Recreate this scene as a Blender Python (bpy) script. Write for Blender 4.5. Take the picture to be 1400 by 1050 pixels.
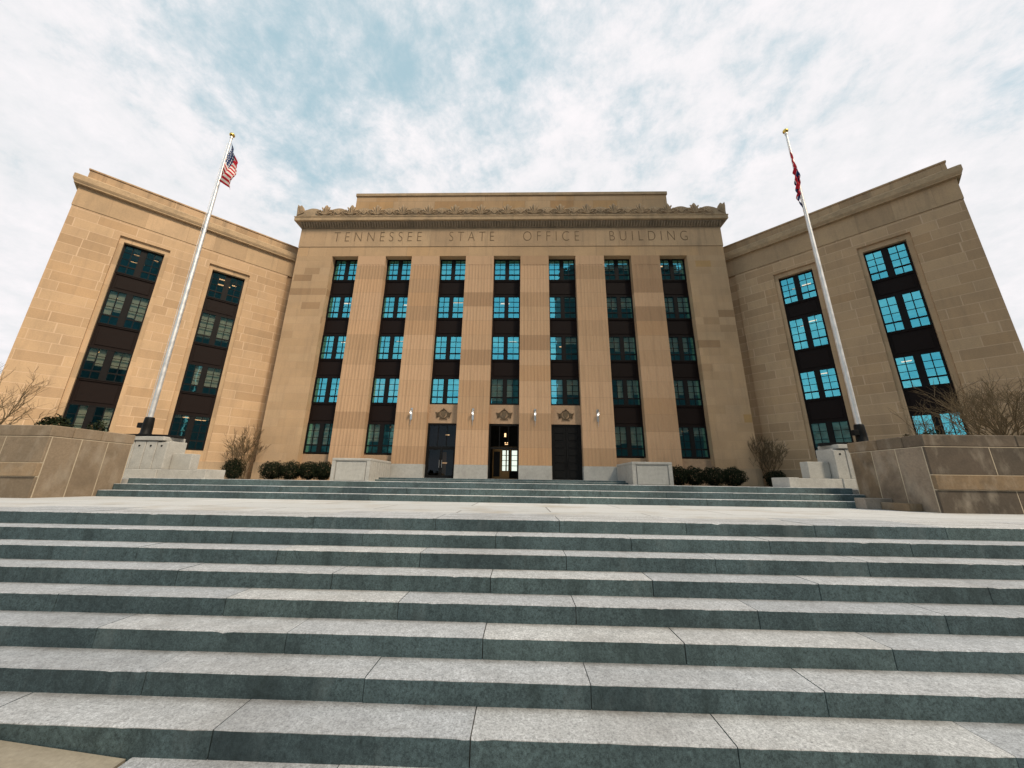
import bpy, math, random
from mathutils import Vector, Matrix, noise as mnoise
R=math.radians; random.seed(7)
for o in list(bpy.data.objects): bpy.data.objects.remove(o)
scene=bpy.context.scene; C=scene.collection
# ------------------------------------------------------------------ camera
PITCH,YAW,ROLL=0.2715,-0.0279,0.0146
cd=bpy.data.cameras.new('camera'); cam=bpy.data.objects.new('camera',cd); C.objects.link(cam); scene.camera=cam
cd.sensor_width=36; cd.lens=485.9/1400*36; cd.clip_start=.05; cd.clip_end=4000
fw=Vector((math.sin(YAW)*math.cos(PITCH),math.cos(YAW)*math.cos(PITCH),math.sin(PITCH)))
rt=Vector((math.cos(YAW),-math.sin(YAW),0)); up=rt.cross(fw)
r2=math.cos(ROLL)*rt+math.sin(ROLL)*up; u2=-math.sin(ROLL)*rt+math.cos(ROLL)*up
m=Matrix((r2,u2,-fw)).transposed().to_4x4(); m.translation=Vector((1.398,-28.162,.0084)); cam.matrix_world=m
# ------------------------------------------------------------------ light
SUN_EL,SUN_AZ=R(50),R(133)        # azimuth clockwise from +Y (the way the camera looks)
sdir=Vector((math.sin(SUN_AZ)*math.cos(SUN_EL),math.cos(SUN_AZ)*math.cos(SUN_EL),math.sin(SUN_EL)))
sd=bpy.data.lights.new('sun','SUN'); sd.energy=3.7; sd.angle=R(14); sd.color=(1,.84,.64)
so=bpy.data.objects.new('sun',sd); C.objects.link(so); so.rotation_euler=sdir.to_track_quat('Z','Y').to_euler()
scene.view_settings.view_transform='Standard'; scene.view_settings.look='None'; scene.view_settings.exposure=0.27; scene.view_settings.gamma=1
w=bpy.data.worlds.new('World'); scene.world=w; w.use_nodes=True
def world():
    nt=w.node_tree; N=nt.nodes; L=nt.links; N.clear()
    def n(t,**k):
        x=N.new(t)
        for a,b in k.items(): setattr(x,a,b)
        return x
    def math_(op,a,b=None,c=None,clamp=False):
        x=n('ShaderNodeMath',operation=op); x.use_clamp=clamp
        for i,v in enumerate((a,b,c)):
            if v is None: continue
            if isinstance(v,(int,float)): x.inputs[i].default_value=v
            else: L.new(v,x.inputs[i])
        return x.outputs[0]
    def mix(f,a,b,bt='MIX'):
        x=n('ShaderNodeMix',data_type='RGBA',blend_type=bt)
        for i,v in ((0,f),(6,a),(7,b)):
            if isinstance(v,(int,float)): x.inputs[i].default_value=v
            elif isinstance(v,tuple): x.inputs[i].default_value=(*v,1)
            else: L.new(v,x.inputs[i])
        return x.outputs[2]
    out=n('ShaderNodeOutputWorld'); bg=n('ShaderNodeBackground'); L.new(bg.outputs[0],out.inputs[0])
    sky=n('ShaderNodeTexSky',sky_type='NISHITA',sun_disc=False,sun_elevation=SUN_EL,sun_rotation=SUN_AZ)
    bg.inputs[1].default_value=.1
    co=n('ShaderNodeTexCoord'); sp=n('ShaderNodeSeparateXYZ'); L.new(co.outputs['Generated'],sp.inputs[0])
    z=math_('ADD',math_('MAXIMUM',sp.outputs[2],0.0),.32)
    cx=math_('DIVIDE',sp.outputs[0],z); cy=math_('DIVIDE',sp.outputs[1],z)
    cb=n('ShaderNodeCombineXYZ'); L.new(cx,cb.inputs[0]); L.new(cy,cb.inputs[1])
    def nz(scale,det,rough,dist=0,loc=(0,0,0)):
        mp=n('ShaderNodeMapping'); L.new(cb.outputs[0],mp.inputs[0]); mp.inputs[1].default_value=loc; mp.inputs[3].default_value=(1.0,1.0,1); mp.inputs[2].default_value=(0,0,.35)
        x=n('ShaderNodeTexNoise'); L.new(mp.outputs[0],x.inputs[0]); x.inputs['Scale'].default_value=scale; x.inputs['Detail'].default_value=det; x.inputs['Roughness'].default_value=rough; x.inputs['Distortion'].default_value=dist
        return x.outputs[0]
    big=nz(1.7,9,.58,.15,(3.1,1.7,0)); med=nz(5.0,11,.66,.15,(7,2,0)); fine=nz(17,9,.68,.2,(1,5,0))
    dens=math_('ADD',math_('ADD',math_('MULTIPLY',big,.36),math_('MULTIPLY',med,.42)),math_('MULTIPLY',fine,.22))
    low=n('ShaderNodeMapRange'); L.new(sp.outputs[2],low.inputs[0]); low.inputs[1].default_value=.65; low.inputs[2].default_value=.2; low.inputs[3].default_value=0; low.inputs[4].default_value=.09; dens=math_('ADD',dens,low.outputs[0])
    # the overcast thins to clear sky in the south, behind the camera
    south=n('ShaderNodeMapRange'); L.new(sp.outputs[1],south.inputs[0]); south.inputs[1].default_value=-.35; south.inputs[2].default_value=.25; south.inputs[3].default_value=-.14; south.inputs[4].default_value=0.045
    d2=math_('ADD',dens,south.outputs[0])
    # thinner places in the overcast
    for hx,hy,hr,ha in ((-.30,.38,.30,.078),(-.46,.50,.16,.085),(-.12,.54,.18,.10),(.05,.47,.10,.05),(.21,.55,.07,.05),(.47,.62,.08,.07),(-.75,.52,.18,.03),(.33,.34,.05,.06),(.80,.44,.08,.08)):
        q=math_('ADD',math_('POWER',math_('SUBTRACT',cx,hx),2.0),math_('POWER',math_('SUBTRACT',cy,hy),2.0))
        q=math_('MULTIPLY',math_('POWER',2.718,math_('MULTIPLY',q,-1/(hr*hr))),-ha); d2=math_('ADD',d2,q)
    mr=n('ShaderNodeMapRange',interpolation_type='SMOOTHSTEP'); L.new(d2,mr.inputs[0]); mr.inputs[1].default_value=.335; mr.inputs[2].default_value=.54
    shade=n('ShaderNodeMapRange'); L.new(math_('ADD',math_('MULTIPLY',med,.6),math_('MULTIPLY',fine,.4)),shade.inputs[0]); shade.inputs[1].default_value=.3; shade.inputs[2].default_value=.7
    cloud=mix(shade.outputs[0],(6.3,6.6,6.8),(8.5,8.1,8.25))
    blue=mix(1.0,sky.outputs[0],(.85,1.12,1.2),'MULTIPLY')
    hz=mix(.78,blue,(4.3,5.9,6.4))
    col=mix(mr.outputs[0],hz,cloud)
    L.new(col,bg.inputs[0])
world()
# ------------------------------------------------------------------ helpers
class MB:
    def __init__(s): s.v=[]; s.f=[]; s.m=[]; s.sm=[]
    def add(s,vs,fs,mi=0,smooth=False,M=None):
        b=len(s.v); s.v+= [tuple(M@Vector(v)) if M else tuple(v) for v in vs]
        for f in fs: s.f.append([b+i for i in f]); s.m.append(mi); s.sm.append(smooth)
    def box(s,x0,x1,y0,y1,z0,z1,mi=0,M=None,ch=0):
        if x0>x1:x0,x1=x1,x0
        if y0>y1:y0,y1=y1,y0
        if ch<=0:
            s.add([(x0,y0,z0),(x1,y0,z0),(x1,y1,z0),(x0,y1,z0),(x0,y0,z1),(x1,y0,z1),(x1,y1,z1),(x0,y1,z1)],
             [(0,3,2,1),(4,5,6,7),(0,1,5,4),(1,2,6,5),(2,3,7,6),(3,0,4,7)],mi,False,M)
        else:
            c=ch; vs=[]; 
            for z,q in((z0,c),(z0+c,0),(z1-c,0),(z1,c)):
                X0,X1,Y0,Y1=x0+q,x1-q,y0+q,y1-q
                vs+=[(X0+c,Y0,z),(X1-c,Y0,z),(X1,Y0+c,z),(X1,Y1-c,z),(X1-c,Y1,z),(X0+c,Y1,z),(X0,Y1-c,z),(X0,Y0+c,z)]
            fs=[tuple(range(7,-1,-1)),tuple(range(24,32))]
            for k in range(3):
                for i in range(8): fs.append((k*8+i,k*8+(i+1)%8,k*8+8+(i+1)%8,k*8+8+i))
            s.add(vs,fs,mi,False,M)
    def prism(s,prof,a0,a1,axis='x',mi=0,caps=True,M=None,smooth=False):
        # prof list of 2D; axis x: prof=(y,z); axis z: prof=(x,y); axis y: prof=(x,z)
        def P(p,a): return (a,p[0],p[1]) if axis=='x' else ((p[0],p[1],a) if axis=='z' else (p[0],a,p[1]))
        n=len(prof); vs=[P(p,a0) for p in prof]+[P(p,a1) for p in prof]
        fs=[(i,(i+1)%n,n+(i+1)%n,n+i) for i in range(n)]
        s.add(vs,fs,mi,smooth,M)
        if caps: s.add(vs,[tuple(range(n-1,-1,-1)),tuple(range(n,2*n))],mi,False,M)
    def tube(s,pts,rad,seg=8,mi=0,smooth=True,cap=True,M=None):
        pts=[Vector(p) for p in pts]; n=len(pts)
        if not hasattr(rad,'__len__'): rad=[rad]*n
        vs=[]; prev=None
        for i,p in enumerate(pts):
            d=(pts[min(i+1,n-1)]-pts[max(i-1,0)])
            d=d.normalized() if d.length>1e-9 else Vector((0,0,1))
            if prev is None:
                a=d.orthogonal().normalized()
            else:
                a=(prev-d*prev.dot(d)); a=a.normalized() if a.length>1e-6 else d.orthogonal().normalized()
            prev=a; b=d.cross(a)
            for k in range(seg):
                t=2*math.pi*k/seg; vs.append(p+rad[i]*(math.cos(t)*a+math.sin(t)*b))
        fs=[]
        for i in range(n-1):
            for k in range(seg): fs.append((i*seg+k,i*seg+(k+1)%seg,(i+1)*seg+(k+1)%seg,(i+1)*seg+k))
        s.add(vs,fs,mi,smooth,M)
        if cap: s.add(vs,[tuple(range(seg-1,-1,-1)),tuple(range((n-1)*seg,n*seg))],mi,False,M)
    def lathe(s,prof,c=(0,0,0),seg=24,mi=0,smooth=True):
        n=len(prof); vs=[]
        for r,z in prof:
            for k in range(seg):
                t=2*math.pi*k/seg; vs.append((c[0]+r*math.cos(t),c[1]+r*math.sin(t),c[2]+z))
        fs=[(i*seg+k,i*seg+(k+1)%seg,(i+1)*seg+(k+1)%seg,(i+1)*seg+k) for i in range(n-1) for k in range(seg)]
        s.add(vs,fs,mi,smooth)
    def sweep(s,prof,path,mi=0):
        # prof list (offset outwards, z); path list of (corner xy, outward offset dir xy)
        n=len(prof); vs=[]
        for (x,y),(dx,dy) in path:
            for o,z in prof: vs.append((x+dx*o,y+dy*o,z))
        fs=[(i*n+k,i*n+(k+1)%n,(i+1)*n+(k+1)%n,(i+1)*n+k) for i in range(len(path)-1) for k in range(n)]
        L_=len(path)-1
        fs+=[tuple(range(n-1,-1,-1)),tuple(range(L_*n,L_*n+n))]
        s.add(vs,fs,mi)
    def build(s,name,mats,parent=None,fix=True):
        me=bpy.data.meshes.new(name); me.from_pydata(s.v,[],s.f)
        if not isinstance(mats,(list,tuple)): mats=[mats]
        for q in mats: me.materials.append(q)
        me.polygons.foreach_set('material_index',s.m); me.polygons.foreach_set('use_smooth',s.sm)
        me.update()
        if fix:
            import bmesh
            b=bmesh.new(); b.from_mesh(me); bmesh.ops.recalc_face_normals(b,faces=b.faces); b.to_mesh(me); b.free()
        o=bpy.data.objects.new(name,me); C.objects.link(o)
        if parent: o.parent=parent
        return o
def tag(o,label=None,cat=None,group=None,kind=None):
    if label: o['label']=label
    if cat: o['category']=cat
    if group: o['group']=group
    if kind: o['kind']=kind
    return o
def thing(name,label,cat,loc=(0,0,0),rz=0,group=None):
    o=bpy.data.objects.new(name,None); C.objects.link(o); o.location=loc; o.rotation_euler=(0,0,rz); o.empty_display_size=.3
    return tag(o,label,cat,group)
def copy_tree(o,parent=None):
    c=o.copy(); C.objects.link(c); c.parent=parent
    for ch in list(o.children): copy_tree(ch,c)
    return c
# ------------------------------------------------------------------ materials
class NT:
    def __init__(s,name):
        s.mat=bpy.data.materials.new(name); s.mat.use_nodes=True; s.t=s.mat.node_tree; s.N=s.t.nodes; s.L=s.t.links
        s.N.clear(); s.out=s.N.new('ShaderNodeOutputMaterial'); s.p=s.N.new('ShaderNodeBsdfPrincipled'); s.L.new(s.p.outputs[0],s.out.inputs[0])
        s.co=s.N.new('ShaderNodeTexCoord')
    def put(s,sock,v):
        if isinstance(v,(int,float)): sock.default_value=v
        elif isinstance(v,tuple):
            sock.default_value=(*v,1) if len(v)==3 and len(sock.default_value)==4 else v
        else: s.L.new(v,sock)
    def noise(s,scale,det=4,rough=.55,vec=None,dist=0,stretch=None):
        v=vec or s.co.outputs['Object']
        if stretch:
            mp=s.N.new('ShaderNodeMapping'); s.L.new(v,mp.inputs[0]); mp.inputs[3].default_value=stretch; v=mp.outputs[0]
        n=s.N.new('ShaderNodeTexNoise'); s.L.new(v,n.inputs[0]); n.inputs['Scale'].default_value=scale; n.inputs['Detail'].default_value=det; n.inputs['Roughness'].default_value=rough; n.inputs['Distortion'].default_value=dist
        return n.outputs[0]
    def ramp(s,f,stops):
        r=s.N.new('ShaderNodeValToRGB'); s.put(r.inputs[0],f); e=r.color_ramp.elements
        while len(e)<len(stops): e.new(.5)
        for i,(p,c) in enumerate(stops): e[i].position=p; e[i].color=(*c,1) if len(c)==3 else c
        return r.outputs[0]
    def map(s,f,a,b,c,d):
        r=s.N.new('ShaderNodeMapRange'); s.put(r.inputs[0],f)
        for i,v in enumerate((a,b,c,d)): r.inputs[i+1].default_value=v
        return r.outputs[0]
    def mix(s,f,a,b,bt='MIX'):
        x=s.N.new('ShaderNodeMix'); x.data_type='RGBA'; x.blend_type=bt
        s.put(x.inputs[0],f); s.put(x.inputs[6],a); s.put(x.inputs[7],b); return x.outputs[2]
    def m(s,op,a,b=0.0,c=None):
        x=s.N.new('ShaderNodeMath'); x.operation=op; s.put(x.inputs[0],a); s.put(x.inputs[1],b)
        if c is not None: s.put(x.inputs[2],c)
        return x.outputs[0]
    def xyz(s,v=None):
        x=s.N.new('ShaderNodeSeparateXYZ'); s.L.new(v or s.co.outputs['Object'],x.inputs[0]); return x.outputs
    def comb(s,a,b,c=0.0):
        x=s.N.new('ShaderNodeCombineXYZ'); s.put(x.inputs[0],a); s.put(x.inputs[1],b); s.put(x.inputs[2],c); return x.outputs[0]
    def bump(s,h,strength=.3,dist=.02,nrm=None):
        b=s.N.new('ShaderNodeBump'); s.put(b.inputs['Height'],h); b.inputs['Strength'].default_value=strength; b.inputs['Distance'].default_value=dist
        if nrm: s.L.new(nrm,b.inputs['Normal'])
        return b.outputs[0]
    def set(s,col=None,rough=None,nrm=None,metal=None,spec=None,emis=None,es=None):
        for k,v in (('Base Color',col),('Roughness',rough),('Normal',nrm),('Metallic',metal),('Specular IOR Level',spec),('Emission Color',emis),('Emission Strength',es)):
            if v is not None: s.put(s.p.inputs[k],v)
        return s.mat
def gmul(t,a,f):  # multiply colour by scalar node
    return t.mix(1.0,a,f,'MULTIPLY')
def ashlar(name,tones,bw,bh,mortar,msize=.018,offset=.5,zoff=0.0,streak=.2,odd=None,grain=.12):
    """coursed limestone: per-block tone, joints, tooling, weather streaks"""
    t=NT(name); X,Y,Z=t.xyz()
    u=t.m('SUBTRACT',X,Y); 
    # uneven block lengths: the joint position wanders from course to course
    row=t.m('FLOOR',t.m('DIVIDE',t.m('SUBTRACT',Z,zoff),bh))
    wn=t.N.new('ShaderNodeTexWhiteNoise'); wn.noise_dimensions='1D'; t.put(wn.inputs['W'],row)
    u2=t.m('ADD',u,t.m('MULTIPLY',wn.outputs[0],bw*.55))
    u3=t.m('ADD',u2,t.m('MULTIPLY',t.m('SINE',t.m('ADD',t.m('MULTIPLY',u2,1.9),t.m('MULTIPLY',row,2.4))),.22))
    br=t.N.new('ShaderNodeTexBrick'); t.L.new(t.comb(u3,t.m('SUBTRACT',Z,zoff)),br.inputs[0])
    br.offset=offset; br.inputs['Color1'].default_value=(0,0,0,1); br.inputs['Color2'].default_value=(1,1,1,1); br.inputs['Mortar'].default_value=(.5,.5,.5,1)
    br.inputs['Scale'].default_value=1; br.inputs['Mortar Size'].default_value=msize; br.inputs['Mortar Smooth'].default_value=.1; br.inputs['Bias'].default_value=0; br.inputs['Brick Width'].default_value=bw; br.inputs['Row Height'].default_value=bh
    c=t.ramp(br.outputs[0],tones)
    cl=t.noise(.35,5,.6); c=t.mix(1.0,c,t.ramp(cl,[(.3,(.86,.87,.88)),(.7,(1.1,1.08,1.05))]),'MULTIPLY')
    g=t.noise(14,5,.7); c=t.mix(1.0,c,t.ramp(g,[(.25,(1-grain,)*3),(.75,(1+grain,)*3)]),'MULTIPLY')
    st=t.noise(2.2,5,.65,stretch=(1,1,.10)); c=t.mix(t.m('MULTIPLY',t.map(st,.5,.75,0,1),streak),c,(.10,.085,.065))
    c=t.mix(t.m('MULTIPLY',br.outputs[1],.72),c,mortar)
    h=t.m('SUBTRACT',t.m('MULTIPLY',g,.25),br.outputs[1])
    return t.set(c,.88,t.bump(h,.5,.012),spec=.25)
T_=[(0,(0.342,0.217,0.123)),(.05,(0.381,0.249,0.144)),(.09,(0.462,0.313,0.186)),(.5,(0.494,0.334,0.201)),(.78,(0.511,0.350,0.215)),(.94,(0.504,0.348,0.210)),(1,(0.446,0.273,0.112))]
Tw=[(0,(0.427,0.286,0.169)),(.2,(0.467,0.313,0.186)),(.5,(0.507,0.345,0.210)),(.8,(0.542,0.372,0.226)),(1,(0.462,0.303,0.174))]
M_wall=ashlar('limestone_ashlar',T_,1.75,.70,(0.455,0.318,0.195),zoff=1.32)
M_wing=ashlar('limestone_wing',Tw,1.75,.72,(0.652,0.465,0.312),msize=.022,zoff=1.32)
M_frieze=ashlar('limestone_frieze',[(0,(0.443,0.303,0.186)),(.5,(0.489,0.339,0.210)),(1,(0.517,0.361,0.221))],2.5,1.94,(0.363,0.244,0.148),zoff=21.02,streak=.35)
M_lintel=ashlar('limestone_lintel',[(0,(0.478,0.318,0.186)),(.5,(0.511,0.345,0.205)),(1,(0.511,0.328,0.179))],1.9,1.2,(0.363,0.244,0.148),zoff=20.0)
M_wfrieze=ashlar('limestone_wing_frieze',[(0,(0.422,0.292,0.179)),(.5,(0.489,0.339,0.205)),(1,(0.535,0.372,0.231))],2.1,1.75,(0.387,0.266,0.164),zoff=18.72,streak=.3)
M_attic=ashlar('limestone_attic',[(0,(0.422,0.244,0.112)),(.3,(0.511,0.339,0.195)),(.6,(0.524,0.356,0.215)),(.8,(0.489,0.298,0.144)),(1,(0.569,0.404,0.257))],2.4,1.05,(0.342,0.233,0.144),zoff=28.9-5.25)
M_base=ashlar('base_course',[(0,(0.375,0.266,0.169)),(.5,(0.422,0.303,0.195)),(1,(0.455,0.318,0.205))],2.1,1.4,(0.273,0.202,0.133),zoff=0,streak=.5)
def piermat():
    t=NT('fluted_limestone'); X,Y,Z=t.xyz()
    hz=1.36; row=t.m('FLOOR',t.m('DIVIDE',t.m('SUBTRACT',Z,1.32),hz)); colm=t.m('FLOOR',t.m('DIVIDE',X,5.0))
    wn=t.N.new('ShaderNodeTexWhiteNoise'); wn.noise_dimensions='2D'; t.L.new(t.comb(row,colm),wn.inputs['Vector'])
    c=t.ramp(wn.outputs[0],[(0,(0.369,0.244,0.144)),(.18,(0.422,0.286,0.169)),(.25,(0.489,0.334,0.201)),(.55,(0.511,0.350,0.215)),(.8,(0.535,0.367,0.226)),(.86,(0.467,0.303,0.169)),(1,(0.432,0.292,0.174))])
    fr=t.m('FRACT',t.m('DIVIDE',t.m('SUBTRACT',Z,1.32),hz)); j=t.m('LESS_THAN',fr,.014)
    g=t.noise(13,5,.7); c=t.mix(1.0,c,t.ramp(g,[(.25,(1.018,0.887,0.870)),(.75,(1.12,1.12,1.12))]),'MULTIPLY')
    st=t.noise(3,5,.6,stretch=(1,1,.08)); c=t.mix(t.map(st,.5,.8,0,.35),c,(0.194,0.133,0.082))
    c=t.mix(t.m('MULTIPLY',j,.6),c,(0.273,0.180,0.112))
    return t.set(c,.88,t.bump(g,.3,.01),spec=.25)
M_pier=piermat()
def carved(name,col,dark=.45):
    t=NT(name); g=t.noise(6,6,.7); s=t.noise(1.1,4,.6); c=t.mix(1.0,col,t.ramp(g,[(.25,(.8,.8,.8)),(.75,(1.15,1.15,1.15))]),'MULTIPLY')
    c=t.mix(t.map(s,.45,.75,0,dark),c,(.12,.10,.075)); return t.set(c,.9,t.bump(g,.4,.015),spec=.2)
M_corn=carved('cornice_limestone',(0.467,0.333,0.204))
M_crest=carved('cresting_limestone',(0.424,0.307,0.195),.5)
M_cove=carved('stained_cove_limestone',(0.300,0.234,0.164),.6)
M_letter=carved('incised_letter_stain',(0.197,0.136,0.080),.2)
M_carv=carved('emblem_stone',(0.148,0.106,0.066),.6)
M_panelst=carved('door_panel_stone',(0.445,0.302,0.195),.2)
def granite(name,base,var=.18,scale=55,stain=None,sa=.3,rough=.8,seams=None,dirt=None,streak=False):
    t=NT(name); sp=t.noise(scale,3,.8); sp2=t.noise(scale*3,2,.8)
    c=t.mix(1.0,base,t.ramp(sp,[(.32,(1-var*1.6,)*3),(.5,(1,)*3),(.68,(1+var,)*3)]),'MULTIPLY')
    c=t.mix(1.0,c,t.ramp(sp2,[(.3,(1-var,)*3),(.7,(1+var*.7,)*3)]),'MULTIPLY')
    bl=t.noise(.9,6,.62); c=t.mix(t.map(bl,.42,.72,0,sa),c,stain or (.1,.1,.09))
    b3=t.noise(2.6,7,.7,dist=1.2); c=t.mix(t.map(b3,.56,.74,0,sa*.8),c,stain or (.1,.1,.09))
    b4=t.noise(22,4,.75); c=t.mix(1.0,c,t.ramp(b4,[(.3,(1-var*.9,)*3),(.7,(1+var*.8,)*3)]),'MULTIPLY')
    v2=t.noise(4.5,5,.6); c=t.mix(1.0,c,t.ramp(v2,[(.3,(.9,.9,.9)),(.7,(1.08,1.08,1.08))]),'MULTIPLY')
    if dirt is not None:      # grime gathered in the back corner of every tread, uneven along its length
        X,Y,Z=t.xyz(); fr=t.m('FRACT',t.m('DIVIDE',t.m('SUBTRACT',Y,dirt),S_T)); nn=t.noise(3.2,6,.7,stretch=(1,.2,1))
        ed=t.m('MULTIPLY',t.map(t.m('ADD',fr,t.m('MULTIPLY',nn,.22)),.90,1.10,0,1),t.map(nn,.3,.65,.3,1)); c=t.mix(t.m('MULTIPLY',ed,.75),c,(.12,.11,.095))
    if streak:
        s1=t.noise(5,5,.65,stretch=(1,1,.12)); c=t.mix(t.map(s1,.52,.72,0,.55),c,(.03,.045,.045)); s2=t.noise(3.3,5,.6,stretch=(1,1,.3)); c=t.mix(t.map(s2,.58,.8,0,.4),c,(.22,.26,.26))
    at=t.N.new('ShaderNodeAttribute'); at.attribute_name='blk'
    if seams!='none': c=t.mix(1.0,c,t.ramp(at.outputs['Fac'],[(0,(.86,.88,.9)),(.5,(1,1,1)),(1,(1.12,1.1,1.06))]),'MULTIPLY') if seams=='blk' else c
    return t.set(c,rough,t.bump(sp,.35,.004),spec=.3)
S_Y1,S_H,S_T=-23.2476,.15,.3205; Y2=-19.2587
M_tread=granite('flamed_granite_tread',(.505,.515,.53),.28,60,(.27,.26,.25),.45,seams='blk')
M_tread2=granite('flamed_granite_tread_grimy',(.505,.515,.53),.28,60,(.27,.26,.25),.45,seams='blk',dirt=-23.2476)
M_riser=granite('blue_grey_granite_riser',(.100,.146,.154),.32,60,(.03,.045,.05),.8,.75,seams='blk',streak=True)
M_granite=granite('pale_granite',(.44,.43,.40),.10,40,(.26,.25,.23),.4)
def pave():
    t=NT('landing_paving'); X,Y,Z=t.xyz()
    br=t.N.new('ShaderNodeTexBrick'); t.L.new(t.comb(t.m('ADD',X,1.1),t.m('ADD',Y,.43)),br.inputs[0]); br.offset=.5
    br.inputs['Color1'].default_value=(0,0,0,1); br.inputs['Color2'].default_value=(1,1,1,1); br.inputs['Scale'].default_value=1; br.inputs['Mortar Size'].default_value=.013; br.inputs['Brick Width'].default_value=3.0; br.inputs['Row Height'].default_value=1.26
    c=t.ramp(br.outputs[0],[(0,(.49,.50,.50)),(1,(.56,.565,.565))])
    sp=t.noise(50,3,.8); c=t.mix(1.0,c,t.ramp(sp,[(.3,(.85,)*3),(.7,(1.12,)*3)]),'MULTIPLY')
    bl=t.noise(.9,6,.65); c=t.mix(t.map(bl,.5,.72,0,.6),c,(.34,.29,.22))
    c=t.mix(t.m('MULTIPLY',br.outputs[1],.8),c,(.17,.16,.15)); return t.set(c,.75,t.bump(sp,.3,.004),spec=.3)
M_pave=pave()
def concrete(name,col,joint=None):
    t=NT(name); g=t.noise(30,5,.75); b=t.noise(1.4,6,.6); c=t.mix(1.0,col,t.ramp(g,[(.3,(.82,)*3),(.7,(1.14,)*3)]),'MULTIPLY'); c=t.mix(t.map(b,.45,.8,0,.5),c,(.20,.16,.11))
    return t.set(c,.9,t.bump(g,.4,.006),spec=.2)
M_walk=concrete('sidewalk_concrete',(.40,.35,.27))
def wallblk(name,cols,stain):
    t=NT(name); at=t.N.new('ShaderNodeAttribute'); at.attribute_name='blk'; c=t.ramp(at.outputs['Fac'],cols)
    g=t.noise(22,5,.75); c=t.mix(1.0,c,t.ramp(g,[(.3,(.84,)*3),(.7,(1.14,)*3)]),'MULTIPLY')
    b=t.noise(1.7,6,.65,dist=.6); c=t.mix(t.map(b,.42,.74,0,.7),c,stain)
    b2=t.noise(3.1,6,.6,stretch=(1,1,.5)); c=t.mix(t.map(b2,.5,.8,0,.55),c,(.45,.39,.31))
    return t.set(c,.9,t.bump(g,.5,.008),spec=.2)
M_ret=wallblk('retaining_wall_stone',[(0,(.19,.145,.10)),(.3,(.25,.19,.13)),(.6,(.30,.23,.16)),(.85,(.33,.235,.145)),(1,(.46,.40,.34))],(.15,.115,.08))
M_ret2=wallblk('shaded_stained_wall_stone',[(0,(.105,.085,.065)),(.3,(.13,.10,.075)),(.6,(.16,.125,.09)),(.85,(.25,.175,.105)),(1,(.37,.33,.29))],(.06,.052,.043))  # palette darkened to carry the right wall's shade along with its dark stains
M_mortar=concrete('light_mortar',(.5,.42,.31))
M_core=concrete('dark_joint',(.07,.065,.06))
def metal(name,col,rough,met=.9,spec=.5):
    t=NT(name); g=t.noise(5,4,.6); r=t.map(g,.3,.7,rough*.8,rough*1.25); return t.set(t.mix(1.0,col,t.ramp(g,[(.3,(.85,)*3),(.7,(1.1,)*3)]),'MULTIPLY'),r,metal=met,spec=spec)
M_frame=metal('dark_bronze_frame',(.008,.007,.007),.55,.0,.15)
M_spand=metal('dark_bronze_spandrel',(.012,.007,.006),.6,.0,.12)
M_alu=metal('brushed_aluminium_pole',(.72,.72,.72),.5,.75)
M_black=metal('black_iron',(.008,.008,.008),.5,0,.15)
M_gold=metal('gilt_ball',(.75,.52,.12),.3,1)
M_steel=metal('satin_steel',(.6,.6,.58),.3,.9)
M_brass=metal('bronze_door',(.23,.13,.045),.35,.6)
def glass():
    t=NT('coated_window_glass'); t.N.remove(t.p)
    nz=t.noise(1.3,2,.5); b=t.bump(nz,.07,.05)
    gl=t.N.new('ShaderNodeBsdfGlossy'); gl.inputs['Color'].default_value=(.20,.86,1,1); gl.inputs['Roughness'].default_value=.015; t.L.new(b,gl.inputs['Normal'])
    tr=t.N.new('ShaderNodeBsdfTransparent'); tr.inputs['Color'].default_value=(.90,.86,.80,1)
    lw=t.N.new('ShaderNodeLayerWeight'); lw.inputs[0].default_value=.5
    f=t.map(t.m('POWER',lw.outputs['Facing'],4.0),0,1,.56,.97)
    mx=t.N.new('ShaderNodeMixShader'); t.L.new(f,mx.inputs[0]); t.L.new(tr.outputs[0],mx.inputs[1]); t.L.new(gl.outputs[0],mx.inputs[2]); t.L.new(mx.outputs[0],t.out.inputs[0])
    return t.mat
M_glass=glass()
def plain(name,col,rough=.8,em=None,es=0,n=20):
    t=NT(name); g=t.noise(n,3,.6); c=t.mix(1.0,col,t.ramp(g,[(.3,(.9,)*3),(.7,(1.08,)*3)]),'MULTIPLY')
    return t.set(c,rough,emis=em,es=es if em else None)
M_blind=plain('pale_roller_blind',(.74,.80,.66))
M_int=plain('office_interior',(.05,.045,.04))
M_tube=plain('fluorescent_tube',(.9,.8,.6),.5,(1,.60,.28),1.7)
M_bulb=plain('lamp_bulb',(1,1,1),.3,(1,.97,.9),1.3)
M_lobby=plain('lit_lobby_glass',(.8,.85,.8),.3,(.85,.95,.82),.8)
M_soil=plain('planting_soil',(.05,.038,.028),.95,n=40)
M_roof=plain('roof_membrane',(.2,.19,.18),.9)
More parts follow.
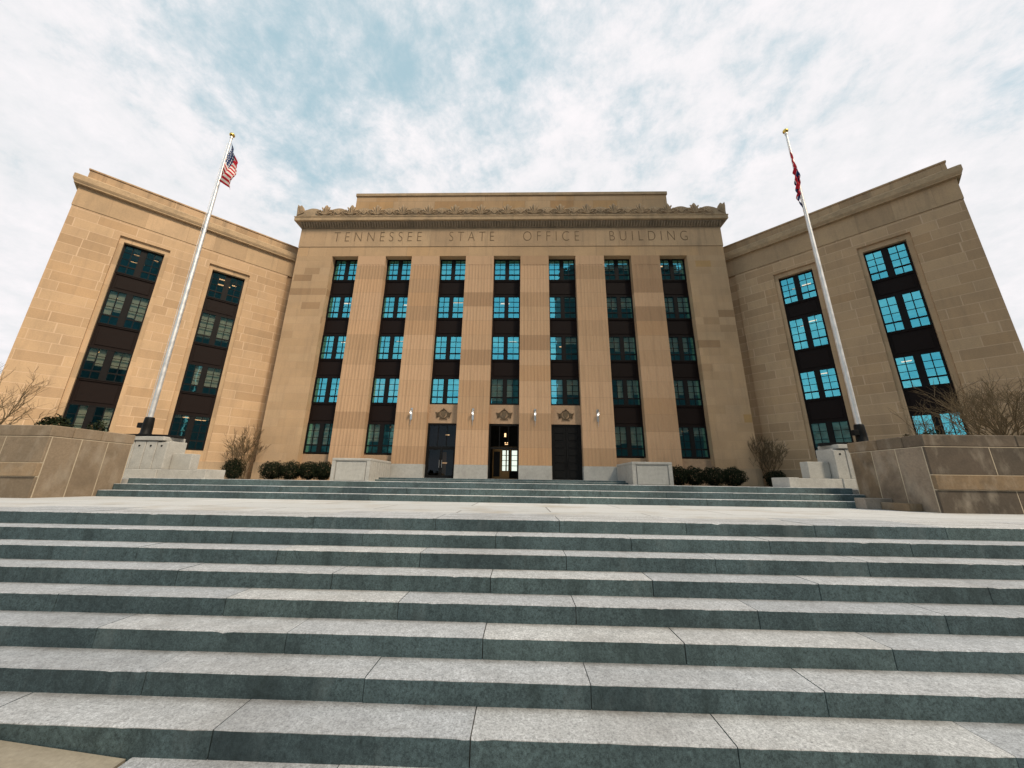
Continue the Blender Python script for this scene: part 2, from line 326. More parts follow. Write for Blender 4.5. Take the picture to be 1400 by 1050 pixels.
# ------------------------------------------------------------------ ground, stairs, landings
def attr(o,vals):
    a=o.data.attributes.new('blk','FLOAT','FACE'); a.data.foreach_set('value',vals)
class BB(MB):
    def __init__(s): super().__init__(); s.a=[]
    def add(s,vs,fs,mi=0,smooth=False,M=None):
        super().add(vs,fs,mi,smooth,M); s.a+=[s.cur]*len(fs)
    cur=.5
def step_course(b,x0,x1,ph,yf,yb,zt,zb,L_=1.61):
    k=math.floor((x0-ph)/L_); c=.007
    while ph+k*L_<x1:
        a=ph+k*L_; e=a+L_; k+=1; b.cur=random.random(); j=.0028+random.random()*.0015
        dz=(random.random()-.5)*.003; dy=(random.random()-.5)*.005; z=zt+dz; y=yf+dy
        X0,X1=max(a,x0)+j,min(e,x1)-j
        if X1-X0<.05: continue
        # slightly worn arris: subdivide along the length
        n=36; vs=[]
        for i in range(n+1):
            x=X0+(X1-X0)*i/n; e1=.0009*mnoise.noise(Vector((x*3.1,yf*5,0))); cc=c*(1+.35*mnoise.noise(Vector((x*9,yf*3,2))))+.03*max(0,mnoise.noise(Vector((x*7.3,yf*11,5)))-.42)+.03*max(0,mnoise.noise(Vector((x*23,yf*7,9)))-.5); en=.006 if i in(0,n) else 0
            vs+=[(x,y+e1,zb),(x,y+e1+en*.5,z-cc),(x,y+cc+e1,z-e1*.3-en*.3),(x,yb,z)]
        fr=[];tp=[]
        for i in range(n):
            q=i*4; fr.append((q,q+4,q+5,q+1)); tp+= [(q+1,q+5,q+6,q+2),(q+2,q+6,q+7,q+3)]
        b.add(vs,fr,1); b.add(vs,tp,0)
        q=n*4; b.add(vs,[(0,1,2,3),(q+3,q+2,q+1,q)],1)
b=BB()
for k in range(8):
    yf=S_Y1-k*S_T; zt=-.45-k*S_H
    step_course(b,-17,19,.29 if k%2==0 else 1.10,yf,yf+S_T+ (.10 if k else .6),zt,zt-S_H-.02)
b.cur=.5
o=b.build('granite_stairs',[M_tread2,M_riser],fix=False); attr(o,b.a); tag(o,kind='structure')
b=MB()
for k in range(8):
    yf=S_Y1-k*S_T; zt=-.45-k*S_H
    b.box(-17,19,yf+.012,-22.4 if k==0 else yf+S_T+.05,zt-S_H,zt-.008)
b.build('stair_core',M_core).__setitem__('kind','structure')
b=BB(); 
for k in range(3):
    yf=Y2+k*S_T; zt=-.30+k*S_H
    step_course(b,-9.05,9.75,.95+(.8 if k%2 else 0),yf,yf+S_T+.1 if k<2 else yf+.6,zt,zt-S_H-.01)
o=b.build('upper_steps',[M_tread,M_riser],fix=False); attr(o,b.a); tag(o,kind='structure')
b=MB(); b.box(-22,24,S_Y1+.6,Y2+.5,-2.5,-.4502); o=b.build('stair_landing',M_pave); tag(o,kind='structure')
b=MB(); b.box(-9.05,9.75,Y2+2*S_T+.02,-18.1,-.44,-.012); b.box(-9.05,9.75,Y2+2*S_T+.6,-2.9,-.6,-.002); b.box(-40,-9.05,-18.3,12,-2.5,-.03); b.box(9.75,42,-18.3,12,-2.5,-.03)
o=b.build('entrance_plaza',M_pave); tag(o,kind='structure')
b=BB(); step_course(b,-8.7,8.7,.1,-2.9,-1.9,.13,-.02); step_course(b,-8.7,8.7,.9,-2.3,.9,.262,.11)
o=b.build('door_steps',[M_tread,M_riser],fix=False); attr(o,b.a); tag(o,kind='structure')
b=MB(); b.box(-19,-11.32,-4.6,-.05,-.2,.012); b.box(11.32,19,-4.6,-.05,-.2,.012); o=b.build('planting_bed',M_soil); tag(o,kind='structure')
# lowest granite course + pavement
b=BB(); step_course(b,-.985,19,.31,-26.9,S_Y1-7*S_T+.05,-1.652,-1.8,1.61); o=b.build('kerb_course',[M_tread,M_riser],fix=False); attr(o,b.a); tag(o,kind='structure')
b=MB()
def slab(x0,x1,y0,y1,g=.012):
    zz=lambda x,y:-1.656+.085*max(0,-1.0-x)
    n=6; vs=[];
    for i in range(n+1):
        x=x0+g+(x1-x0-2*g)*i/n
        for y in(y0+g,y1-g): vs+=[(x,y,zz(x,y)),(x,y,zz(x,y)-.15)]
    fs=[]
    for i in range(n):
        q=i*4; fs+=[(q,q+4,q+6,q+2),(q+1,q+3,q+7,q+5),(q,q+1,q+5,q+4),(q+2,q+6,q+7,q+3)]
    fs+=[(0,2,3,1),(n*4,n*4+1,n*4+3,n*4+2)]
    b.add(vs,fs)
xe=[-1.0,-1.86,-3.4,-4.9,-6.4,-8,-9.5,-11,-14]
for i in range(len(xe)-1):
    for y0,y1 in((-27.0,S_Y1-7*S_T),(-28.5,-27.0),(-30,-28.5)): slab(xe[i+1],xe[i],y0,y1)
b.box(-1,19,-30,-26.91,-1.85,-1.655)
o=b.build('sidewalk',M_walk); tag(o,kind='structure')
b=MB(); b.box(-14,19,-30,-25.4,-2.3,-1.86); b.box(-400,400,-800,-30.02,-2.2,-1.80); o=b.build('street',M_core); tag(o,kind='structure')
b=MB(); b.add([(-1500,-1500,-2.6),(1500,-1500,-2.6),(1500,1500,-2.6),(-1500,1500,-2.6)],[(0,1,2,3)])
t=NT('lawn_green'); g=t.noise(3,5,.6); o=b.build('ground',t.set(t.ramp(g,[(.3,(.03,.045,.015)),(.7,(.07,.08,.03))]),.95),fix=False); tag(o,kind='structure')
# ------------------------------------------------------------------ building
bld=thing('office_building','monumental tan limestone office block with fluted piers and two angled wings above the stairs','building')
W2=1.222; D=.62; XE=19.578
# outer walls of the centre block with openings
b=MB()
for s in(-1,1):
    b.box(s*(15+W2),s*XE,0,1.0,0,20.03)
    b.box(s*(XE-1),s*XE,1.0,14,0,23)
b.box(-XE+1,XE-1,13,14,0,29)
o=b.build('wall',M_wall,bld)
for i in range(-3,4):
    if abs(i)>1: b=MB(); b.box(i*5-W2,i*5+W2,D-.08,D+.3,0,2.02); b.build('window_apron',M_panelst,bld)
for s in(-1,1):
    b=MB(); b.box(s*(15+W2+.02),s*(XE+.05),-.06,-.002,0,1.3); b.box(s*XE+.001*s,s*(XE+.05),-.001,13,0,1.3)
    b.build('base_course',M_base,bld)
# fluted piers
def pier(xc):
    b=MB(); hw=2.5-W2; mar=.16; nf=8; fwid=(2*hw-2*mar)/nf; pr=[(-hw,0)]
    for k in range(nf):
        x0=-hw+mar+k*fwid
        pr.append((x0+.03,0))
        for q in range(1,6):
            a=math.pi*q/6; pr.append((x0+fwid/2-(fwid/2-.03)*math.cos(a),.023*math.sin(a)))
        pr.append((x0+fwid-.03,0))
    pr+=[(hw,0),(hw,1.0),(-hw,1.0)]
    b.prism([(xc+x,y) for x,y in pr],1.325,19.12,'z')
    b.box(xc-hw,xc+hw,0,1.0,19.12,20.03)
    if abs(xc)>10: b.box(xc-hw,xc+hw,0,1.0,0,1.32)
    b.build('pier',M_pier,bld)
    if abs(xc)<10:
        b=MB(); b.box(xc-hw-.015,xc+hw+.015,-.02,.98,.2,1.322,ch=.01); b.build('pier_base',M_granite,bld)
for i in range(-3,3): pier(i*5+2.5)
b=MB(); b.box(-XE,XE,0.004,1.0,20.034,21.0); b.box(-XE+.002,XE-.002,.004,.9,20.99,21.03,); b.build('lintel',M_lintel,bld)
b=MB(); b.box(-XE-.03,XE+.03,-.03,1.0,21.03,22.98); b.build('frieze',M_frieze,bld)
# cornice with cove and leaf ribs
def ring(pad=0): return [((-XE,14),(-1,0)),((-XE,0),(-1,-1)),((XE,0),(1,-1)),((XE,14),(1,0))]
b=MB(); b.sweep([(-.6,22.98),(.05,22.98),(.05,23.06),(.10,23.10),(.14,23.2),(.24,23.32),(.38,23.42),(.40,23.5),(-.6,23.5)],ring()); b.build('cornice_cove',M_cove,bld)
b=MB(); b.sweep([(-1.2,23.5),(.50,23.5),(.50,23.54),(.56,23.56),(.56,23.90),(.60,23.92),(.60,23.98),(.5,24.0),(-1.2,24.0)],ring()); b.build('cornice',M_corn,bld)
b=MB(); n=156
for i in range(n):
    x=-XE-.05+(2*XE+.1)*(i+.5)/n
    b.tube([(x,-.08,23.06),(x,-.16,23.12),(x,-.22,23.24),(x,-.34,23.36),(x,-.44,23.48)],[.05,.085,.09,.08,.06],6)
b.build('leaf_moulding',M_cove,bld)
# anthemion cresting
def crest(xs,half):
    b=MB(); yb=-.46; P=2.46; z0=23.99
    # backing slab with a scalloped top edge
    prof=[(-half,z0)]; N_=560
    for i in range(N_+1):
        x=-half+2*half*i/N_; u=((x-xs)/P+.5)%1-.5; au=abs(u)*P
        pk=1.26*max(0,1-(au/.5)**1.7) if au<.5 else 0
        hump=.86+.10*max(0,1-((P/2-au)/.45)**2)
        v=.78+.06*math.cos(au*9)
        prof.append((x,z0+max(pk*1.0,v*.9,hump*.92 if P/2-au<.5 else 0)+.012*mnoise.noise(Vector((x*4,0,0)))))
    prof.append((half,z0)); b.prism(prof,yb-.10,yb+.16,'y')
    k=math.ceil((-half+.3-xs)/P); yy=yb-.12
    while xs+k*P<half-1.0:
        x=xs+k*P; k+=1
        for a in (-62,-42,-22,0,22,42,62):      # palmette fan
            L_=.66 if abs(a)>50 else (.86 if abs(a)>30 else (1.02 if a else 1.16)); ca,sa=math.sin(R(a)),math.cos(R(a))
            b.tube([(x+ca*.10,yy,z0+.1+sa*.08),(x+ca*L_*.55,yy-.05,z0+.08+sa*L_*.55),(x+ca*L_*.85,yy-.05,z0+.06+sa*L_*.85),(x+ca*L_,yy,z0+.05+sa*L_*.98)],[.03,.06,.08,.03],6)
        for s in(-1,1):                          # volutes
            for cxo,rad in((.70,.28),(1.05,.0)):
                if rad==0: continue
                pts=[];
                for q in range(22):
                    a=-math.pi/2+q*.52; r=rad*(1-q/26); pts.append((x+s*(cxo-r*math.cos(a)*1.0),yy-.01*q*.2,z0+.38+r*math.sin(a)))
                b.tube(pts,[.055-.0012*q for q in range(22)],5)
        xm=x+P/2                                  # small lobed bud between palmettes
        if xm<half-.8:
            for a in(-60,-30,0,30,60):
                ca,sa=math.sin(R(a)),math.cos(R(a)); b.tube([(xm+ca*.06,yy,z0+.18),(xm+ca*.26,yy-.05,z0+.22+sa*.34),(xm+ca*.36,yy,z0+.22+sa*.56)],[.03,.07,.03],5)
            for s in(-1,1): b.tube([(xm+s*.34+.11*math.cos(q*.6),yy,z0+.16+.11*math.sin(q*.6)) for q in range(11)],.035,5)
    b.tube([(-half,yy+.03,z0+.03),(half,yy+.03,z0+.03)],.035,6)
    for s in(-1,1):                               # corner acroteria
        prof=[(0,0),(-.95,0),(-.85,.42),(-.55,.5),(-.38,.72),(-.08,1.12),(.12,1.30),(.14,.9),(.10,.4)]
        b.prism([(s*(half-.12)+s*px,z0+pz) for px,pz in prof],yb-.14,yb+.2,'y')
        for q in range(4): b.tube([(s*(half-.15),yb-.17,z0+.1),(s*(half-.2-.16*q),yb-.19,z0+.4),(s*(half-.08-.18*q),yb-.17,z0+1.05-.15*q)],[.03,.05,.02],5)
    return b
b=crest(-.02,XE+.42)
b.build('cresting',M_crest,bld)
# side cresting on the returns
for s in(-1,1):
    b=MB(); prof=[(-.4,23.99)]+[(-.4+i*.12,24.8+.35*max(0,math.cos(i*.12/2.46*2*math.pi))**3) for i in range(116)]+[(13.5,23.99)]
    vs=[(s*(XE+.36),y,z) for y,z in prof]+[(s*(XE+.2),y,z) for y,z in prof]; n=len(prof)
    b.add(vs,[(i,(i+1)%n,n+(i+1)%n,n+i) for i in range(n)]+[tuple(range(n)),tuple(range(2*n-1,n-1,-1))])
    b.build('side_cresting',M_crest,bld)
b=MB(); b.box(-16.5,16.5,3,12,24.0,29.55); b.build('attic',M_attic,bld)
b=MB(); b.box(-16.6,16.6,2.9,12.1,29.55,29.93,ch=.03); b.build('attic_coping',M_corn,bld)
b=MB(); b.box(-XE+.5,XE-.5,.5,13.2,23.6,24.1); b.build('roof',M_roof,bld)
# interior slabs and back wall behind the centre glass
b=MB()
for z in(20.05,17.0,13.15,9.3,5.4): b.box(-18.5,18.5,1.0 if z>20 else D+.12,7.2,z+.1 if z<20 else z+.25,z+.4 if z<20 else z+.6)
b.box(-18.5,18.5,7.2,7.4,0,24)
for i in range(-3,3): b.box(i*5+2.42,i*5+2.58,1.02,7.2,0,20.2)
b.build('interior',M_int,bld)
# letters
def words():
    z0,z1=21.60,22.62
    for txt,x0,x1 in (('TENNESSEE',-16.36,-8.05),('STATE',-5.45,-1.25),('OFFICE',1.45,6.62),('BUILDING',9.42,16.5)):
        cu=bpy.data.curves.new('inscription','FONT'); cu.body=txt; cu.size=1.0; cu.extrude=.006; cu.space_character=1.62; cu.offset=-.018
        o=bpy.data.objects.new('tmp',cu); C.objects.link(o); dg=bpy.context.evaluated_depsgraph_get(); me=bpy.data.meshes.new_from_object(o.evaluated_get(dg)); bpy.data.objects.remove(o)
        xs=[v.co.x for v in me.vertices]; ys=[v.co.y for v in me.vertices]
        sx=(x1-x0)/(max(xs)-min(xs)); sz=(z1-z0)/(max(ys)-min(ys)); mx,my=min(xs),min(ys)
        for v in me.vertices: v.co=Vector((x0+(v.co.x-mx)*sx,-.036+v.co.z*-1,z0+(v.co.y-my)*sz))
        me.name='inscription'; me.materials.append(M_letter); o=bpy.data.objects.new('inscription',me); C.objects.link(o); o.parent=bld
words()
# windows -------------------------------------------------------
wcache={}
def window_mesh(w,h):
    key=(round(w,3),round(h,3))
    if key in wcache: return wcache[key]
    b=MB(); fr=.075; 
    b.box(-w/2,-w/2+fr,-.06,.10,0,h); b.box(w/2-fr,w/2,-.06,.10,0,h); b.box(-w/2+fr,w/2-fr,-.06,.10,0,fr); b.box(-w/2+fr,w/2-fr,-.06,.10,h-fr,h)
    b.box(-.15,.15,-.05,.09,fr,h-fr)
    lo=h*.265
    for s in(-1,1):
        a,c=(.15,w/2-fr) ; a,c=sorted((s*a,s*c))
        b.box(a,c,-.03,.08,lo-.05,lo+.05)
        b.box(a,a+.035,-.035,.07,fr,lo-.05); b.box(c-.035,c,-.035,.07,fr,lo-.05); b.box(a,a+.035,-.035,.07,lo+.05,h-fr); b.box(c-.035,c,-.035,.07,lo+.05,h-fr)
        m_=(a+c)/2; b.box(m_-.022,m_+.022,-.025,.06,fr,lo-.05); b.box(m_-.022,m_+.022,-.025,.06,lo+.05,h-fr)
        for q in(1,2):
            z=lo+.05+(h-fr-lo-.05)*q/3
            b.box(a+.035,m_-.022,-.02,.05,z-.016,z+.016); b.box(m_+.022,c-.035,-.02,.05,z-.016,z+.016)
    o=b.build('window',M_frame); me=o.data; bpy.data.objects.remove(o)
    b=MB(); b.add([(-w/2+.04,.02,.04),(w/2-.04,.02,.04),(w/2-.04,.02,h-.04),(-w/2+.04,.02,h-.04)],[(0,1,2,3)]); o=b.build('pane',M_glass,fix=False); pm=o.data; bpy.data.objects.remove(o)
    wcache[key]=(me,pm); return wcache[key]
def window(parent,M,w,z0,z1,blind=0,lights=(),seed=0):
    """M: matrix placing local (x across, y inwards, z up) at the opening centre line"""
    me,pm=window_mesh(w,z1-z0)
    o=bpy.data.objects.new('window',me); C.objects.link(o); o.parent=parent; o.matrix_local=M@Matrix.Translation((0,0,z0))
    p=bpy.data.objects.new('pane',pm); C.objects.link(p); p.parent=o
    h=z1-z0; rnd=random.Random(seed)
    if blind:
        for s in(-1,1):
            b=MB()
            for k in range(2):
                x0=.17+k*(w/2-.25)/2; x1=x0+(w/2-.25)/2-.03; dd=h*(1-blind)+rnd.choice((0,0,0,.12,.3))
                if rnd.random()<.12: continue
                a,c=sorted((s*x0,s*x1)); b.box(a,c,.16,.18,dd,h-.05)
            if b.v: b.build('blind',M_blind,o)
    if lights:
        b=MB()
        for (x,y,l) in lights: b.box(x-l/2,x+l/2,y,y+.12,h+.02-.10,h+.02-.05)
        b.build('ceiling_light',M_tube,o)
rows=[(17.83,20.10),(14.02,16.24),(10.12,12.38),(6.25,8.5),(2.11,4.56)]
def spandrel(parent,M,w,z0,z1,mat=M_spand):
    b=MB(); b.box(-w/2,w/2,.03,.12,z0,z1); 
    b.box(-w/2,w/2,-.03,.028,z0,z0+.10); b.box(-w/2,w/2,-.03,.028,z1-.10,z1); b.box(-w/2,-w/2+.10,-.03,.028,z0+.10,z1-.10); b.box(w/2-.1,w/2,-.03,.028,z0+.10,z1-.10)
    b.box(-w/2+.22,w/2-.22,0,.028,z0+.22,z1-.22,ch=.012)
    o=b.build('spandrel',mat,parent); o.matrix_local=M
BL={(-3,4):.75,(-2,3):.8,(-2,4):.6,(0,3):.85,(1,3):.6,(2,0):.5,(2,1):.55,(2,2):.6,(2,3):.7,(2,4):.62,(3,0):.6,(3,1):.65,(3,2):.6,(3,3):.7,(3,4):.3,(1,2):.3,(1,1):.2,(1,0):.3}
LT={(2,2):[(-.7,1.2,1.0),(.5,1.2,.3),(-.7,2.2,.9)],(3,2):[(.4,1.3,.6),(.3,2.6,.7)],(3,3):[(-.5,1.2,1.0)],(3,4):[(-.7,1,.8),(.7,1.6,.6),(.1,2.2,.5)],(1,3):[(.3,1.4,1.1)],(1,2):[(.2,1.2,.5),(.1,2.3,.4)],(0,2):[(.6,1.2,.7)],(-1,1):[(.5,1.0,1.1)],(-1,0):[],(-3,1):[(-.3,1.2,.8)],(-3,2):[(0,1.4,.6)],(-2,2):[(.4,1.2,.9)],(-2,1):[(.5,1.5,.7)],(0,1):[(-.2,1.2,.8)],(3,0):[(-.4,1.0,.2)],(-2,4):[(.3,1.5,.5)]}
for i in range(-3,4):
    M=Matrix.Translation((i*5,D,0)); top=5 if abs(i)>1 else 4
    for r in range(top):
        z0,z1=rows[r]; window(bld,M,2*W2,z0,min(z1,20.06),BL.get((i,r),0),LT.get((i,r),()),seed=i*10+r)
        if r<top-1: spandrel(bld,M,2*W2,rows[r+1][1],z0)
# entrance bays
def entrance(i):
    x=i*5; b=MB(); b.box(x-W2,x+W2,D-.1,D+.3,4.63,6.20); b.build('stone_panel',M_panelst,bld)
    # carved emblem: shield in a wreath between two wings
    b=MB(); y=D-.1; zc=5.38; xx_=x
    b.tube([(x+.42*math.cos(a*.2618),y-.015,zc+.02+.42*math.sin(a*.2618)) for a in range(25)],.055,6)
    b.prism([(x-.24,zc+.24),(x+.24,zc+.24),(x+.24,zc-.05),(x,zc-.34),(x-.24,zc-.05)],y-.07,y-.002,'y')
    for s in(-1,1):
        for q in range(5): b.tube([(x+s*.42,y-.02,zc+.18-.09*q),(x+s*(.62+.02*q),y-.05,zc+.10-.10*q),(x+s*(.86-.05*q),y-.02,zc+.2-.11*q)],[.05,.045,.015],5)
    b.tube([(x-.1,y-.05,zc+.42),(x,y-.09,zc+.52),(x+.12,y-.05,zc+.46)],[.05,.09,.04],6)
    for q in range(-3,4): b.tube([(x+q*.11,y-.03,zc-.40-.02*(9-q*q)*.3),(x+q*.13,y-.03,zc-.54)],.035,5)
    b.v=[(x+(vx-x)*.8,vy,zc+(vz-zc)*.85) for vx,vy,vz in b.v]
    b.build('emblem',M_carv,bld)
    z0,z1=.262,4.62
    d=MB(); y=D
    d.box(x-W2,x-W2+.14,y-.05,y+.14,z0,z1); d.box(x+W2-.14,x+W2,y-.05,y+.14,z0,z1); d.box(x-W2+.14,x+W2-.14,y-.05,y+.14,z1-.14,z1)
    if i==1:      # closed bronze leaves with panels
        for s in(-1,1):
            a,c=sorted((x+s*.012,x+s*(W2-.14))); d.box(a,c,y,y+.09,z0+.02,z1-.14)
            for q in range(7): d.box(a+.16,c-.16,y-.03,y-.002,z0+.18+q*.58,z0+.60+q*.58,ch=.012)
        fr=d.build('door_frame',M_black,bld)
        b=MB()
        for s in(-1,1): b.tube([(x+s*.1,y-.07,1.15),(x+s*.1,y-.07,1.75)],.018,6)
        b.build('door_handle',M_black,fr)
    else:
        d.box(x-W2+.14,x+W2-.14,y-.02,y+.1,2.62,2.76)
        for q in(-.36,.36): d.box(x+q-.025,x+q+.025,y-.02,y+.08,2.76,z1-.14)
        if i==-1:
            for s in(-1,1):
                a,c=sorted((x+s*.012,x+s*(W2-.14))); d.box(a,a+.1,y,y+.06,z0+.02,2.62); d.box(c-.1,c,y,y+.06,z0+.02,2.62); d.box(a+.1,c-.1,y,y+.06,z0+.02,z0+.24); d.box(a+.1,c-.1,y,y+.06,2.5,2.62)
        fr=d.build('door_frame',M_black,bld)
        b=MB()
        if i==-1:
            b.add([(x-W2+.14,y+.03,z0),(x+W2-.14,y+.03,z0),(x+W2-.14,y+.03,z1-.14),(x-W2+.14,y+.03,z1-.14)],[(0,1,2,3)]); b.build('door_glass',M_dglass,fr,fix=False)
            b=MB(); b.tube([(x+.1,y-.06,1.1),(x+.1,y-.06,1.7)],.02,6); b.tube([(x-.1,y-.06,1.1),(x-.1,y-.06,1.7)],.02,6); b.build('door_handle',M_steel,fr)
            b=MB(); b.box(x-.55,x-.05,3.0,3.06,z0,2.5); b.box(x-.62,x-.56,2.98,3.08,z0,2.6); b.build('inner_door',M_brass,bld)
            b=MB(); b.box(x-.3,x+.1,2.6,2.66,1.55,1.58); b.box(x-.1,x+.2,2.4,2.5,3.9,3.95); b.build('vestibule_light',M_tube,bld)
        else:
            # outer leaves stand open; a warm bronze inner screen with lit glazing is seen in the vestibule
            yb=2.3; b.box(x-1.0,x-.28,yb,yb+.08,z0,2.75,0); b.box(x-.26,x+.42,yb,yb+.08,z0,.95,0)
            for q in(-.26,.12,.46): b.box(x+q,x+q+.08,yb-.02,yb+.09,.95,2.75)
            b.box(x-.9,x-.38,yb-.02,yb-.001,.5,2.55,1); b.box(x-1.0,x+1.15,yb-.03,yb+.1,2.75,2.95)
            b.box(x-1.15,x+1.15,yb-.05,yb-.04,z0,.36)
            b.build('inner_door',[M_brass,M_black],bld)
            for a,c in((-.17,.10),(.21,.33),(.62,1.1)):
                b=MB()
                for q in range(4): b.box(x+a,x+c,yb+.02,yb+.03,.98+q*.43,.98+q*.43+.38)
                b.build('lit_door_glass',M_lobby,bld)
            b=MB(); b.box(x-.02,x+.12,1.9,2.0,3.75,4.05); b.box(x,x+.1,2.2,2.25,3.25,3.31); b.box(x+.2,x+.3,2.2,2.25,3.25,3.31); b.box(x+.02,x+.3,2.2,2.25,3.13,3.17)
            b.build('vestibule_light',M_tube,bld)

def dglass():
    t=NT('dark_door_glass'); t.N.remove(t.p)
    gl=t.N.new('ShaderNodeBsdfGlossy'); gl.inputs['Color'].default_value=(.6,.7,.8,1); gl.inputs['Roughness'].default_value=.03
    tr=t.N.new('ShaderNodeBsdfTransparent'); tr.inputs['Color'].default_value=(.5,.5,.5,1); mx=t.N.new('ShaderNodeMixShader'); mx.inputs[0].default_value=.03
    t.L.new(tr.outputs[0],mx.inputs[1]); t.L.new(gl.outputs[0],mx.inputs[2]); t.L.new(mx.outputs[0],t.out.inputs[0]); return t.mat
M_dglass=dglass()
for i in(-1,0,1): entrance(i)
# wall lamps on the four central piers (fixed to the building)
def wall_lamp(x):
    b=MB(); z=5.35; b.box(x-.09,x+.09,-.05,-.003,z-.55,z+.42,ch=.015); b.tube([(x,-.05,z+.25),(x,-.2,z+.30),(x,-.24,z+.18)],.02,6); b.lathe([(.0,.22),(.05,.20),(.11,.12),(.12,.06),(.10,.05)],(x,-.24,z-.02),14); b.tube([(x,-.06,z-.5),(x,-.10,z-.75),(x,-.06,z-1.0)],[.03,.022,.01],6)
    o=b.build('wall_lamp',M_steel,bld); b=MB(); b.lathe([(0,-.10),(.05,-.08),(.075,-.02),(.07,.04),(.0,.06)],(x,-.24,z),12); b.build('bulb',M_bulb,o)
for x in(-7.5,-2.5,2.5,7.5): wall_lamp(x)
# wings ---------------------------------------------------------
TH=.7479; AX,AY=20.604,1.621
WR=[(14.75,17.15),(10.62,13.35),(6.52,8.83),(2.12,4.75)]
def wing(s):
    M=Matrix.Translation((s*AX,AY,0))@Matrix.Rotation(-s*TH,4,'Z')
    def put(o): o.matrix_local=M; return o
    L_=13.97; op=[(3.306,6.086),(8.54,11.32)]
    def bx(b,t0,t1,y0,y1,z0,z1,**k): b.box(s*t0,s*t1,y0,y1,z0,z1,**k)
    b=MB(); bx(b,-1.9,.55,.13,1,0,18.74); bx(b,.55,3.306,0,1,0,18.74); bx(b,6.086,8.54,0,1,0,18.74); bx(b,11.32,L_,0,1,0,18.74)
    for a,c in op: bx(b,a,c,0,1,17.6,18.74); bx(b,a,c,0,1,0,1.30)
    bx(b,L_-1,L_,1,14,0,18.74)
    put(b.build('wing_wall',M_wing,bld))
    b=MB()
    for a,c in op:
        bx(b,a,a+.27,.14,.9,1.30,17.2); bx(b,c-.27,c,.14,.9,1.30,17.2); bx(b,a,c,.14,.9,17.2,17.6); bx(b,a+.27,c-.27,.16,.9,1.30,2.08)
    put(b.build('window_surround',M_wfrieze,bld))
    b=MB(); bx(b,.5,L_+.05,-.05,-.002,0,1.28); put(b.build('wing_base_course',M_base,bld))
    b=MB(); bx(b,.0,L_+.03,-.03,1,18.77,20.36); bx(b,-1.9,0,.10,1,18.77,20.36); bx(b,L_-.97,L_+.03,1,14,18.77,20.36); bx(b,-1.9,L_-.01,.16,.9,18.72,18.78); put(b.build('wing_frieze',M_wfrieze,bld))
    path=[((-1.7*s,0),(0,-1)),((L_*s,0),(s,-1)),((L_*s,14),(s,0))]
    b=MB(); b.sweep([(-.9,20.36),(.05,20.36),(.05,20.42),(.26,20.43),(.26,20.50),(.31,20.60),(.35,20.70),(.35,21.10),(.28,21.18),(-.9,21.22)],path); put(b.build('wing_cornice',M_corn,bld))
    b=MB(); bx(b,-1.8,L_-.12,.2,13.8,21.22,22.05); bx(b,-1.8,L_-.06,.14,13.9,22.05,22.19,ch=.02); put(b.build('wing_attic',M_wfrieze2,bld))
    b=MB()
    for z in(17.3,13.9,9.7,5.55): bx(b,0.2,L_-1.02,.55,6,z+.1,z+.4)
    bx(b,.2,L_-1.02,6,6.2,0,20); 
    put(b.build('wing_interior',M_int,bld))
    LTw={(-1,0,0):[(-.4,1.2,.6),(-.6,2.6,.8),(.55,1.2,.3)],(-1,0,1):[(.6,.9,.9),(-.9,1.5,.2)],(-1,0,2):[(-.5,1,.9),(-.6,1,.5)],(-1,1,0):[(-.3,1,.7),(-.2,2.2,.9),(.5,1.6,.3)],(-1,1,2):[(.5,1.2,.9)],(-1,1,3):[(-.3,1.2,.8),(.5,1.2,.9),(.4,2.1,.9)],
         (1,1,0):[(-.2,2.4,.6),(.5,2.2,.6)],(1,1,1):[(.2,1.2,.9),(-.2,1.8,.6)],(1,1,2):[(.3,1.3,.5)],(1,0,2):[(-.4,1.4,.5)],(1,0,0):[]}
    BLw={(-1,0):[.15,.7,.55,.95],(-1,1):[0,.8,.7,.1],(1,0):[0,0,0,0],(1,1):[0,0,0,.6]}
    for j,tc in enumerate((9.93,4.696)):
        Mw=M@Matrix.Translation((s*tc,.42,0)); wd=2.24
        for r,(z0,z1) in enumerate(WR):
            window(bld,Mw,wd,z0,z1,BLw[(s,j)][r],LTw.get((s,j,r),()),seed=100+s*20+j*5+r)
            if r<3: spandrel(bld,Mw,wd,WR[r+1][1],z0)
M_wfrieze2=ashlar('limestone_wing_attic',[(0,(0.410,0.276,0.164)),(.5,(0.489,0.339,0.205)),(1,(0.524,0.361,0.221))],1.9,2.0,(0.342,0.233,0.144),zoff=20.6,streak=.5)
for s in(-1,1): wing(s)
# ------------------------------------------------------------------ cheek blocks beside the doors
def cheek(s):
    side='left' if s<0 else 'right'
    t_=thing('cheek_block','pale granite cheek block beside the '+('left entrance bay, warm light on its fluted inner side' if s<0 else 'right entrance bay, blue-grey on its fluted inner side'),'stone block',(s*10.0,-4,0),group='granite blocks flanking the doors')
    b=MB(); b.box(-1.26,1.26,.06,3.85,0,1.3); b.box(-1.0,1.0,-.005,.058,.02,1.2,ch=.02); b.box(-1.3,-1.06,-.02,.058,0,1.3); b.box(1.06,1.3,-.02,.058,0,1.3)
    for q in range(9): b.box(-s*1.262,-s*1.30,.1+q*.42,.1+q*.42+.36,0,1.3)
    b.build('body',M_granite,t_)
    b=MB(); b.box(-1.32,1.32,-.03,3.87,1.302,1.47,ch=.03); b.build('coping',M_granite,t_)
for s in(-1,1): cheek(s)
